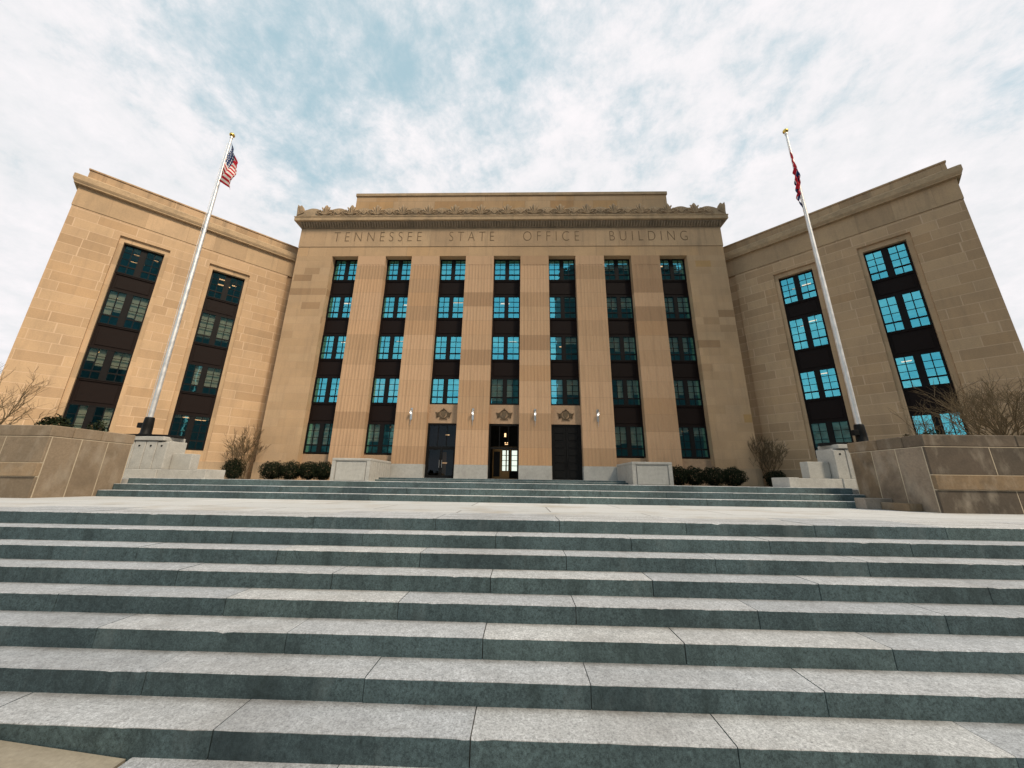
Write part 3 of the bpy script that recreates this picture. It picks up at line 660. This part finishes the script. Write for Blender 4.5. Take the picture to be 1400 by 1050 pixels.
# ------------------------------------------------------------------ planter walls at the stair head
def planter(s):
    xi=-9.1 if s<0 else 9.8
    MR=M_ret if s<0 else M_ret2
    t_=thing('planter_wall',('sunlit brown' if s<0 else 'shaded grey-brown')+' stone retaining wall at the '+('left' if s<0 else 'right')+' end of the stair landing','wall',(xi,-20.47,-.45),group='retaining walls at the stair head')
    xl=6.6
    core=MB(); core.box(s*.004,s*xl,.004,1.75,0,1.319)
    core.build('mortar_core',M_mortar,t_)
    b=BB(); zs=[(-.01,.44,0),(.452,.735,1),(.747,1.31,0)]; rnd=random.Random(5+s)
    # front face blocks
    for (z0,z1,band) in zs:
        x=0 if not band else 1.0*0; ed=[0.0]
        while ed[-1]<xl: ed.append(ed[-1]+(rnd.choice((1.0,1.3,1.55)) if band==0 else 2.4))
        for a,c in zip(ed,ed[1:]):
            b.cur=.84 if band else rnd.random()*(.6 if s<0 else .35)
            pr=.0 if not band else .035
            if band and a<.01: a2=0
            else: a2=a
            b.box(s*(a2+(.006 if a2 else 0)),s*(c-.006),-pr,.05,z0,z1,ch=.008)
            if band and a<.01 and a2>.1: b.cur=.5; b.box(s*.006,s*(a2-.006),0,.05,z0,z1,ch=.008)
    # side face blocks (towards the steps)
    for (z0,z1) in ((-.01,1.31),):
        ed=[.056,.62,1.18,1.74]
        for a,c in zip(ed,ed[1:]):
            b.cur=rnd.random()*.25+(.3 if s<0 else .74); b.box(0,s*.05,a+.006,c-.006,z0,z1,ch=.008)
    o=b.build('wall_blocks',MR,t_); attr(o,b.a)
    b=BB(); b.cur=.45
    ed=[0.0,1.9,3.8,5.7,6.6]
    for a,c in zip(ed,ed[1:]): 
        b.cur=.3+rnd.random()*.3; b.box(s*(a+.004),s*(c-.004),0,.42,1.322,1.565,ch=.015)
    b.cur=.4 if s<0 else .62; b.box(0,s*.42,.426,1.0,1.322,1.565,ch=.015); b.cur=.5 if s<0 else .75; b.box(0,s*.42,1.006,1.78,1.322,1.565,ch=.015); b.box(s*.43,s*6.6,1.4,1.78,1.322,1.565,ch=.01)
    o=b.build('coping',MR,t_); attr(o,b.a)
    b=MB(); b.box(s*.40,s*6.6,.40,1.42,1.2,1.47); b.build('planting_soil',M_soil,t_)
    if s>0:
        b=BB(); b.cur=.95; b.box(-.62,-.003,.95,1.22,0,.24,ch=.01); b.cur=.8; b.box(-.30,-.003,.35,.94,0,.16,ch=.01)
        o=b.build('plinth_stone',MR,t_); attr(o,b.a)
for s in(-1,1): planter(s)
# ------------------------------------------------------------------ flagpole pedestals, poles, flags
def mx(s,x): return x if s<0 else .93-x
def pedestal(s):
    t_=thing('flagpole_pedestal','pale granite flagpole pedestal with grooved panels behind the '+('left' if s<0 else 'right')+' retaining wall','pedestal',(mx(s,-11.6),-15.8,0),group='flagpole pedestals')
    ox=mx(s,-11.6)
    def bx(b,x0,x1,y0,y1,z0,z1,ch=0): b.box(mx(s,x0)-ox,mx(s,x1)-ox,y0+15.8,y1+15.8,z0,z1,ch=ch)
    b=MB(); bx(b,-13.2,-10.32,-16.48,-15.85,.28,1.2,.01)
    for x0,x1 in((-12.2,-11.83),(-11.81,-11.45),(-11.43,-11.06),(-11.04,-10.68),(-10.66,-10.30)): bx(b,x0,x1,-16.56,-16.482,.28,1.15 if x1>-10.5 else 1.18,.012)
    bx(b,-13.2,-10.45,-16.6,-15.8,1.202,1.335,.015)
    b.build('body',M_granite,t_)
    for xx in(-11.25,-10.86,-10.49):
        x=mx(s,xx)-ox; b=MB(); b.tube([(x,-.775,1.03),(x,-.75,1.03)],.028,10); b.build('bronze_dot',M_black,t_)
    b=MB(); bx(b,-10.3,-9.62,-16.3,-15.98,.28,.80,.012); b.build('side_block',M_granite,t_)
    b=MB(); bx(b,-13.4,-10.25,-16.75,-15.7,-.02,.276,.012); bx(b,-10.25,-8.95,-16.72,-16.0,-.02,.27,.012); bx(b,-8.95,-8.62,-16.76,-15.98,-.02,.29,.012); b.build('base_course',M_granite,t_)
    b=MB(); cx,cy=mx(s,-11.45)-ox,-.35; N_=32
    prof=[(cx+1.2*math.cos(2*math.pi*k/N_),cy+.45*math.sin(2*math.pi*k/N_)) for k in range(N_)]
    b.prism(prof,1.337,1.41,'z'); b.build('rim_plate',M_black,t_)
for s in(-1,1): pedestal(s)
def pole(s):
    x,y=(-11.77,-16.0) if s<0 else (12.74,-16.0); zt=14.9 if s<0 else 14.75
    t_=thing('flagpole',('tall silver flagpole with gold ball and striped flag, left of the stairs' if s<0 else 'tall silver flagpole with gold ball and red flag, right of the stairs'),'flagpole',(x,y,1.41),group='flagpoles by the stairs')
    h=zt-1.41
    b=MB(); b.lathe([(.0,0),(.20,0),(.19,.05),(.155,.10),(.15,.35),(.135,.62),(.12,.66),(.0,.66)],(0,0,0),20); b.box(-.3,-.12,-.1,.02,.28,.46,ch=.01); b.build('base_collar',M_black,t_)
    b=MB(); b.tube([(0,0,.6),(0,0,2),(0,0,6),(0,0,9),(0,0,11.5),(0,0,h-.1)],[.078,.078,.074,.062,.05,.04],20); b.tube([(0,0,h-.1),(0,0,h)],[.06,.05],12); b.tube([(-.1,-.06,.4),(-.095,-.06,6),(-.07,-.04,h-.4)],.008,5); b.build('shaft',M_alu,t_)
    b=MB(); b.lathe([(.105*math.sin(a*math.pi/12),-.105*math.cos(a*math.pi/12)+.09) for a in range(13)],(0,0,h),20); b.build('ball',M_gold,t_)
    return t_
for s in(-1,1): pole(s)
def fabric(name,fn):
    t=NT(name); uv=t.co.outputs['UV']; c=fn(t,t.xyz(uv)); p=t.p; t.put(p.inputs['Subsurface Weight'],0.0)
    return t.set(c,.75,spec=.2)
def us(t,xy):
    U,V=xy[0],xy[1]; fr=t.m('FRACT',t.m('MULTIPLY',V,6.5)); st=t.m('LESS_THAN',fr,.5)
    c=t.mix(st,(.75,.73,.70),(.48,.012,.03)); cz=t.m('MULTIPLY',t.m('LESS_THAN',U,.4),t.m('LESS_THAN',V,.538))
    fu=t.m('SUBTRACT',t.m('FRACT',t.m('MULTIPLY',U,15)),.5); fv=t.m('SUBTRACT',t.m('FRACT',t.m('MULTIPLY',V,11)),.5)
    d=t.m('ADD',t.m('MULTIPLY',fu,fu),t.m('MULTIPLY',fv,fv)); star=t.m('LESS_THAN',d,.06)
    bl=t.mix(star,(.012,.035,.13),(.7,.7,.7)); return t.mix(cz,c,bl)
def tn(t,xy):
    U,V=xy[0],xy[1]; dx=t.m('MULTIPLY',t.m('SUBTRACT',U,.46),1.65); dy=t.m('SUBTRACT',V,.5); d=t.m('ADD',t.m('MULTIPLY',dx,dx),t.m('MULTIPLY',dy,dy))
    c=t.mix(t.m('LESS_THAN',d,.075),(.50,.012,.03),(.75,.75,.75)); c=t.mix(t.m('LESS_THAN',d,.06),c,(.012,.03,.12))
    c=t.mix(t.m('GREATER_THAN',U,.89),c,(.75,.75,.75)); return t.mix(t.m('GREATER_THAN',U,.91),c,(.012,.02,.08))
def flag(name,label,px,py,fn,mat,group=None):
    nu,nv=44,26; vs=[];uvs=[]
    for j in range(nv+1):
        for i in range(nu+1): vs.append(fn(i/nu,j/nv)); uvs.append((i/nu,j/nv))
    fs=[(j*(nu+1)+i,j*(nu+1)+i+1,(j+1)*(nu+1)+i+1,(j+1)*(nu+1)+i) for j in range(nv) for i in range(nu)]
    b=MB(); b.add(vs,fs,0,True); o=b.build(name,mat,fix=False); me=o.data; ul=me.uv_layers.new(name='UVMap')
    for p in me.polygons:
        for li in p.loop_indices: ul.data[li].uv=uvs[me.loops[li].vertex_index]
    md=o.modifiers.new('thick','SOLIDIFY'); md.thickness=.006
    o.location=(px,py,0); tag(o,label,'flag',group); return o
def us_fn(u,v):
    # limp flag: hoist runs down the pole, the fly drops and folds back on itself
    zt=14.55; hx=.07; fold=.10*math.sin(u*15+v*2.2)*min(1,u*3)
    a=min(u,.55)/.55; c=max(0,u-.55)/.45
    x=hx+a*(.10+.42*(1-v)**1.0)+c*(.30+.28*v-.28*(1-v)); z=zt-v*1.45-a*(1.15-.35*v)-c*(.15+.35*v-.2*math.sin(c*3.1)*v)
    return (x+.03*math.sin(v*9+u*4),fold-.08*a+.05*math.sin(v*7),z)
def tn_fn(u,v):
    zt=13.85; a=u; x=-.09-.05*math.sin(v*5+u*4)+.16*math.sin(u*5.2+.4)*a*.55; z=zt-v*1.3-a*1.95+.1*v*a
    y=-.13+.06*math.sin(u*21+v*4)*min(1,u*3); x+=.05*(v-.5)*math.cos(u*7)+.035*math.sin(v*14)*(.3+u)
    return (x-.10*a*a,y,z)
flag('striped_flag','limp flag of red and white stripes with starry blue canton on the left flagpole',-11.77,-16,us_fn,fabric('us_flag_cloth',us))
flag('red_flag','limp red flag with dark blue end wrapped against the right flagpole',12.74,-16,tn_fn,fabric('red_flag_cloth',tn))
# ------------------------------------------------------------------ plants
def leafmat(name,a,b_):
    t=NT(name); oi=t.N.new('ShaderNodeAttribute'); oi.attribute_name='blk'; c=t.ramp(oi.outputs['Fac'],[(0,a),(1,b_)]); return t.set(c,.75,spec=.12)
M_leaf=leafmat('evergreen_leaf',(.005,.008,.004),(.018,.026,.011))
M_leaf2=leafmat('holly_leaf',(.006,.011,.004),(.022,.032,.012))
M_bark=carved('grey_brown_bark',(.14,.10,.055),.4)
def leaves(b,n,cx,cy,cz,rx,ry,rz,size,seed):
    rnd=random.Random(seed)
    for _ in range(n):
        while True:
            p=Vector((rnd.uniform(-1,1),rnd.uniform(-1,1),rnd.uniform(-1,1)))
            if .25<p.length<1: break
        p=p.normalized()*(p.length**.35); k=1+.30*mnoise.noise(p*2.3+Vector((seed,0,0)))+.14*mnoise.noise(p*6)+(rnd.random()<.04)*rnd.random()*.14
        q=Vector((cx+p.x*rx*k,cy+p.y*ry*k,cz+p.z*rz*k))
        if q.z<.03: continue
        d=(p+Vector((rnd.gauss(0,.7),rnd.gauss(0,.7),rnd.gauss(0,.7)))).normalized(); a=d.orthogonal().normalized(); a.rotate(Matrix.Rotation(rnd.random()*6.28,3,d)); e=d.cross(a)
        L_=size*rnd.uniform(.7,1.4); b.cur=rnd.random(); b.add([q-a*L_*.5,q+e*L_*.28,q+a*L_*.5+d*L_*.3,q-e*L_*.28],[(0,1,2,3)])
def shrub(x,y,r,h,label,group,seed,mat=M_leaf,z=0,n=2600,size=.085,name='round_shrub'):
    t_=thing(name,label,'shrub',(x,y,z),group=group)
    b=BB(); leaves(b,n,0,0,h*.52,r,r*.9,h*.52,size,seed); leaves(b,n//3,0,0,h*.45,r*.7,r*.65,h*.42,size*1.2,seed+50)
    o=b.build('foliage',mat,t_,fix=False); attr(o,b.a)
    b=MB(); rnd=random.Random(seed)
    for _ in range(6): a=rnd.random()*6.28; b.tube([(0,0,-.02),(math.cos(a)*r*.3,math.sin(a)*r*.3,h*.4),(math.cos(a)*r*.6,math.sin(a)*r*.6,h*.75)],[.03,.02,.008],5)
    b.build('stems',M_bark,t_)
G='clipped round shrubs along the facade'
for k,(x,r,lb) in enumerate([(-16.4,.80,'dark round shrub, leftmost of the row left of the granite block'),(-15.05,.74,'dark round shrub, second from the left in the row under the first window column'),(-13.75,.72,'dark round shrub, third from the left in the row under the first window column'),(-12.7,.70,'dark round shrub touching the left granite block'),
    (12.3,.70,'dark round shrub touching the right granite block'),(13.4,.76,'dark round shrub, second to the right of the right granite block'),(14.75,.8,'dark round shrub, third to the right of the right granite block'),(16.1,.8,'dark round shrub, outermost of the row right of the right granite block')]):
    shrub(x,-2.4,r,1.22,lb,G,k+1)
def wpt(s,t_,n): 
    c,sn=math.cos(TH),math.sin(TH); return (s*(AX+t_*c)-s*sn*n, AY-t_*sn-c*n)
x,y=wpt(-1,1.6,2); shrub(x,y,.72,1.45,'single dark rounded shrub by the left wing, at the foot of a bare sapling',G,21)
x,y=wpt(1,1.2,2); shrub(x,y,.68,1.10,'single dark shrub by the right wing, at the foot of a bare sapling',G,22)
def bare_tree(x,y,z,h,spread,label,seed,group,stems=3,lean=(0,0),depth=5,trunk_r=.035,name='bare_tree',base=.15,rmin=.0045):
    rnd=random.Random(seed); t_=thing(name,label,'tree',(x,y,z),group=group); tr=MB(); br=MB()
    def grow(p,d,L_,r,lev,mb):
        n=4; pts=[p]; q=p.copy(); dd=d.copy()
        for i in range(n):
            dd=(dd+Vector((rnd.gauss(0,.13),rnd.gauss(0,.13),rnd.gauss(0.03,.08)))).normalized(); q=q+dd*L_/n; pts.append(q.copy())
        mb.tube(pts,[r*(1-.45*i/n) for i in range(n+1)],5 if lev<3 else 3,cap=False)
        if lev>=depth: return
        for k in range(rnd.choice((2,3,3)) if lev else 4):
            f=rnd.uniform(.35,1.0) if k else 1.0; i=min(n,max(1,int(round(f*n)))); nd=(dd+Vector((rnd.gauss(0,.45)*spread,rnd.gauss(0,.45)*spread,rnd.uniform(0,.35)))).normalized()
            grow(pts[i],nd,L_*rnd.uniform(.6,.82),max(r*.6,rmin),lev+1,br)
    for k in range(stems):
        a=k*6.28/stems+rnd.random(); d=Vector((math.cos(a)*.35*spread+lean[0],math.sin(a)*.35*spread+lean[1],1)).normalized(); grow(Vector((math.cos(a)*base*.3,math.sin(a)*base*.3,-.05)),d,h*.30,trunk_r,0,tr)
    tr.build('trunk',M_bark,t_,fix=False); br.build('branches',M_bark,t_,fix=False)
GS='bare saplings by the wings'
x,y=wpt(-1,.95,2); bare_tree(x,y,0,4.3,.9,'small bare multi-stemmed sapling against the inner corner of the left wing',11,GS,rmin=.011,stems=4,name='bare_sapling')
x,y=wpt(1,.85,2); bare_tree(x,y,0,4.3,.75,'small bare multi-stemmed sapling against the inner corner of the right wing',12,GS,rmin=.012,stems=5,name='bare_sapling')
GT='bare trees behind the retaining walls'
bare_tree(-17.9,-16.2,.3,4.6,1.1,'bare brown tree at the left edge, behind the left retaining wall',31,GT,stems=3,lean=(.12,0),trunk_r=.05)
bare_tree(16.7,-16.4,.3,4.2,1.2,'bare twiggy tree behind the right retaining wall in front of the wing wall',32,GT,stems=4,lean=(-.05,0),trunk_r=.045)
bare_tree(19.6,-14.6,.3,5.2,1.2,'bare twiggy tree at the right edge behind the retaining wall',33,GT,stems=4,trunk_r=.05)
bare_tree(13.9,-17.4,.6,2.6,1.2,'low pale bare branch arching over the right retaining wall before the bottom window',34,GT,stems=2,lean=(-.7,0),trunk_r=.025,depth=4)
GB='small leafy plants on the retaining walls'
shrub(-10.66,-19.3,.30,.50,'small leafy evergreen sprig on the left retaining wall, near its bend',GB,41,M_leaf2,1.02,420,.08,'leafy_plant')
shrub(-9.78,-19.1,.2,.42,'small leafy evergreen sprig on the left retaining wall, beside the pedestal',GB,42,M_leaf2,1.0,170,.06,'leafy_plant')
shrub(11.75,-18.95,.26,.42,'low leafy plant on the right retaining wall before the bottom windows',GB,43,M_leaf2,1.0,240,.06,'leafy_plant')
shrub(11.1,-19.0,.14,.28,'tiny leafy tuft on the right retaining wall near its corner',GB,44,M_leaf2,1.02,110,.05,'leafy_plant')
# ------------------------------------------------------------------ city across the street, seen only as reflections in the glass, plus an unseen high-rise added for shade
def facade(name,dark,light,bw,bh):
    t=NT(name); X,Y,Z=t.xyz(); br=t.N.new('ShaderNodeTexBrick'); t.L.new(t.comb(t.m('ADD',X,Y),Z),br.inputs[0]); br.offset=0
    br.inputs['Color1'].default_value=(*dark,1); br.inputs['Color2'].default_value=(*[v*2 for v in dark],1); br.inputs['Mortar'].default_value=(*light,1); br.inputs['Scale'].default_value=1; br.inputs['Mortar Size'].default_value=bw*.14; br.inputs['Brick Width'].default_value=bw; br.inputs['Row Height'].default_value=bh
    return t.set(br.outputs[0],.5)
def block(name,label,x0,x1,y0,y1,h,mat):
    b=MB(); b.box(x0,x1,y0,y1,-1.9,h); b.box(x0+3,x1-3,y0+3,y1-3,h,h+3); b.box(x0-.3,x1+.3,y0-.3,y1+.3,h-.8,h-.2)
    o=b.build(name,mat); tag(o,label,'building','buildings across the street')
block('office_tower','dark office tower across the street, mirrored in the right-hand window columns',12.6,50,-80,-61,60,facade('tower_facade',(.008,.008,.009),(.025,.021,.018),3.4,3.8))
block('added_shade_tower','unseen tall pale high-rise added to shade the right half of the facade',75,145,-68,-60,190,facade('shade_tower_facade',(.10,.10,.10),(.3,.28,.25),3.2,3.7))  # never in view; added and sized to cast shade on the facade's right half
block('narrow_block','narrow grey block across the street, mirrored above the middle door',-7,6,-80,-66,29,facade('narrow_facade',(.03,.035,.035),(.10,.10,.09),3,3.6))
block('civic_block','low stone block across the street, mirrored in the lowest windows left of the doors',-64,-33,-80,-63,15,facade('civic_facade',(.03,.035,.035),(.16,.15,.13),3.5,4))
